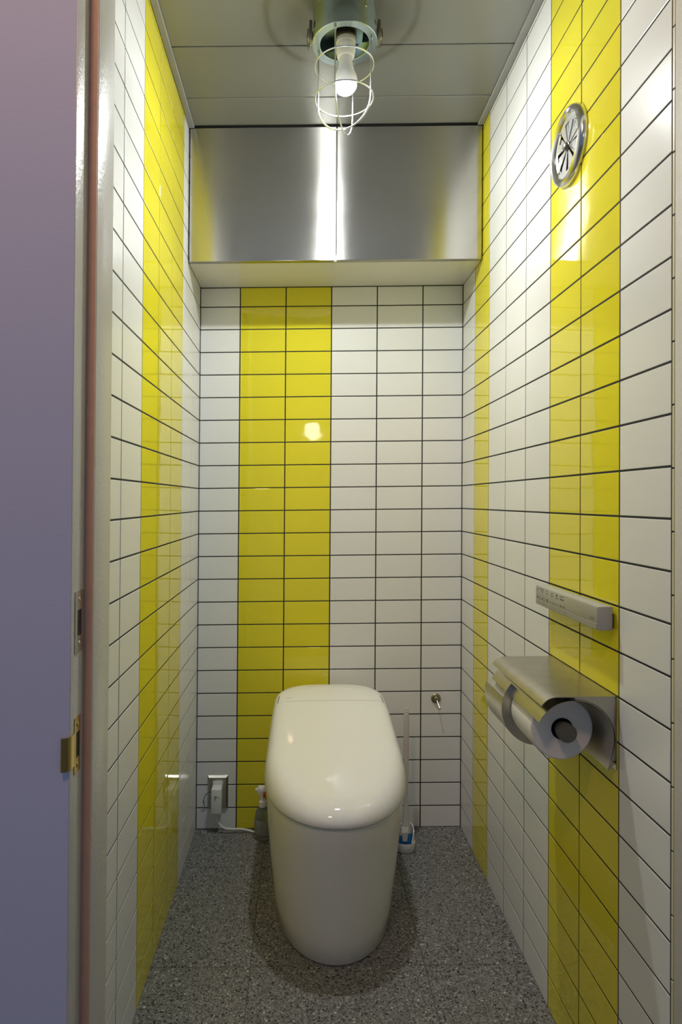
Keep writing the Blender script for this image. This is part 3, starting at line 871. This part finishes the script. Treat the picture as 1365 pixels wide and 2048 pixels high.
# ------------------------------------------------------------------ toilet brush in its tray
QX, QY = 0.6640, -0.128
br = thing('toilet_brush', 'long white toilet brush with a blue pad beside the toilet', 'toilet brush', (QX, QY, 0.006))
def rect(cx_, cy_, hx, hy, z_): return [(cx_ - hx, cy_ - hy, z_), (cx_ + hx, cy_ - hy, z_), (cx_ + hx, cy_ + hy, z_), (cx_ - hx, cy_ + hy, z_)]
def oval(cx_, cy_, hx, hy, z_, n=16, e=2.6):
    return [(cx_ + hx * math.copysign(abs(math.cos(t)) ** (2 / e), math.cos(t)), cy_ + hy * math.copysign(abs(math.sin(t)) ** (2 / e), math.sin(t)), z_) for t in [2 * math.pi * k / n for k in range(n)]]
hl = MB().loft([oval(QX - 0.002, QY - 0.006, 0.018, 0.012, 0.046), oval(QX - 0.001, QY - 0.006, 0.0145, 0.0105, 0.066), oval(QX, QY - 0.004, 0.0090, 0.0065, 0.100), oval(QX, QY, 0.0066, 0.0052, 0.15),
                oval(QX, QY, 0.0078, 0.0052, 0.23), oval(QX, QY, 0.0085, 0.0054, 0.31), oval(QX, QY, 0.0082, 0.0052, 0.38), oval(QX, QY, 0.0074, 0.0048, 0.421), oval(QX, QY, 0.0052, 0.0034, 0.4285)])
hd = obj('handle', hl, 'handle_plastic', br)
obj('hang_ring', MB().tube([(QX + 0.0042 * math.cos(t), QY - 0.0052, 0.415 + 0.0052 * math.sin(t)) for t in [2 * math.pi * k / 24 for k in range(24)]], 0.0009, 6, closed=True), 'white_plastic', hd)
pad = obj('pad', MB().loft([oval(QX, QY - 0.005, 0.020, 0.017, 0.0075), oval(QX, QY - 0.005, 0.0215, 0.0185, 0.020), oval(QX, QY - 0.005, 0.0200, 0.017, 0.040), oval(QX - 0.001, QY - 0.005, 0.0165, 0.014, 0.053)]), 'blue_pad', br, smooth=30, label='blue scrubbing pad')
obj('pad_clamp', MB().loft([rect(QX - 0.006, QY - 0.022, 0.006, 0.0025, 0.034), rect(QX - 0.006, QY - 0.022, 0.010, 0.003, 0.060), rect(QX - 0.005, QY - 0.014, 0.010, 0.004, 0.072)]), 'handle_plastic', br, smooth=20)
tray = thing('brush_tray', 'white open tray holding the toilet brush on the floor', 'brush holder', (QX, QY, 0))
tr = [oval(QX - 0.002, QY - 0.004, 0.025, 0.026, 0.0002), oval(QX - 0.002, QY - 0.004, 0.028, 0.029, 0.005), oval(QX - 0.002, QY - 0.004, 0.0295, 0.031, 0.028),
      oval(QX - 0.002, QY - 0.004, 0.0290, 0.0305, 0.030), oval(QX - 0.002, QY - 0.004, 0.0270, 0.0285, 0.029), oval(QX - 0.002, QY - 0.004, 0.0255, 0.027, 0.006)]
obj('tray_body', MB().loft(tr), 'white_plastic', tray)
mb = MB()
ap = [math.radians(-52 + 20 * k) for k in range(12)]
inn = [(QX - 0.002 + 0.0262 * math.cos(t), QY - 0.004 + 0.0275 * math.sin(t)) for t in ap]
out = [(QX - 0.002 + 0.0292 * math.cos(t), QY - 0.004 + 0.0305 * math.sin(t)) for t in ap]
top = [0.030 + 0.042 * math.sin(math.pi * k / 11) ** 0.7 for k in range(12)]
n = 12
vs = [(x, y, 0.026) for x, y in out] + [(QX - 0.002 + (x - QX + 0.002) * 0.92, y, t) for (x, y), t in zip(out, top)] + [(x, y, 0.026) for x, y in inn] + [(QX - 0.002 + (x - QX + 0.002) * 0.92, y, t) for (x, y), t in zip(inn, top)]
fs = []
for k in range(n - 1):
    fs += [(k, k+1, n+k+1, n+k), (2*n+k, 3*n+k, 3*n+k+1, 2*n+k+1), (n+k, n+k+1, 3*n+k+1, 3*n+k)]
fs += [(0, n, 3*n, 2*n), (n-1, 3*n-1, 4*n-1, 2*n-1)]
mb.add(vs, fs)
obj('tray_back', mb, 'white_plastic', tray)

# ------------------------------------------------------------------ small round hook
KX, KZ = 0.7805, 0.4185
hk = thing('wall_hook', 'small round aged metal hook with a pin on the back wall', 'hook', (KX, 0, KZ))
obj('rosette', MB().lathe([(0.0158, 0.0003), (0.0158, -0.003), (0.0125, -0.0055), (0.0120, -0.0045), (0.0085, -0.0050), (0.0078, -0.0100), (0.0045, -0.0135), (0.0002, -0.0140)], (KX, 0, KZ), 'y', 32), 'bronze', hk)
obj('pin', MB().tube([(KX + 0.001, -0.011, KZ - 0.004), (KX + 0.0045, -0.024, KZ - 0.016), (KX + 0.0068, -0.032, KZ - 0.0245)], 0.0017, 8), 'bronze', hk)
obj('pin_tip', MB().bbox((KX + 0.0046, -0.0345, KZ - 0.0268), (KX + 0.0092, -0.0300, KZ - 0.0225), 0.0012, 2), 'bronze', hk)

# ------------------------------------------------------------------ details that sit on the lid
dg = bpy.context.evaluated_depsgraph_get()
bpy.context.view_layer.update()
lid_me = lid.data
bmt = bmesh.new(); bmt.from_mesh(lid_me)
from mathutils.bvhtree import BVHTree
tree = BVHTree.FromBMesh(bmt)
bT = BASE['toilet']
def lid_z(x, y):
    hit = tree.ray_cast(Vector((x - bT.x, y - bT.y, 2.0)), Vector((0, 0, -1)))
    return hit[0].z + bT.z if hit[0] else ZB
def strip_on_lid(p0, p1, w, h=0.0005, n=12):
    vs, fs = [], []
    d = Vector((p1[0] - p0[0], p1[1] - p0[1])).normalized(); s = Vector((-d.y, d.x)) * w / 2
    for k in range(n + 1):
        f = k / n
        x, y = p0[0] + (p1[0] - p0[0]) * f, p0[1] + (p1[1] - p0[1]) * f
        for sg in (-1, 1):
            xx, yy = x + s.x * sg, y + s.y * sg
            vs.append((xx, yy, lid_z(xx, yy) + h))
    for k in range(n):
        fs.append((2*k, 2*k+1, 2*k+3, 2*k+2))
    return MB().add(vs, fs)
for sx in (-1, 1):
    obj('hinge_slot', strip_on_lid((TX + sx * 0.1525, -0.155), (TX + sx * 0.1560, -0.205), 0.0026), 'seam', lid)  # flat strip, the dark of the open slot painted on the lid
obj('lid_joint', strip_on_lid((TX - 0.1550, -0.2055), (TX + 0.1550, -0.2055), 0.0011, 0.0002, 60), 'remote_silver', lid)
mb = text_mb('TOTO', 0.0075, lambda u, v, d: (TX - 0.122 + u, -0.182 + v * 1.3, lid_z(TX - 0.122 + u, -0.182 + v * 1.3) + 0.0004))
obj('lettering', mb, 'remote_silver', lid, smooth=0)
bmt.free()

# ------------------------------------------------------------------ the whole room follows the gently climbing floor line
for me in bpy.data.meshes:
    for v in me.vertices:
        v.co.z += SLOPE * v.co.x
for o in bpy.data.objects:
    if o.type in {'MESH', 'EMPTY'}:
        o.location.z += SLOPE * o.location.x
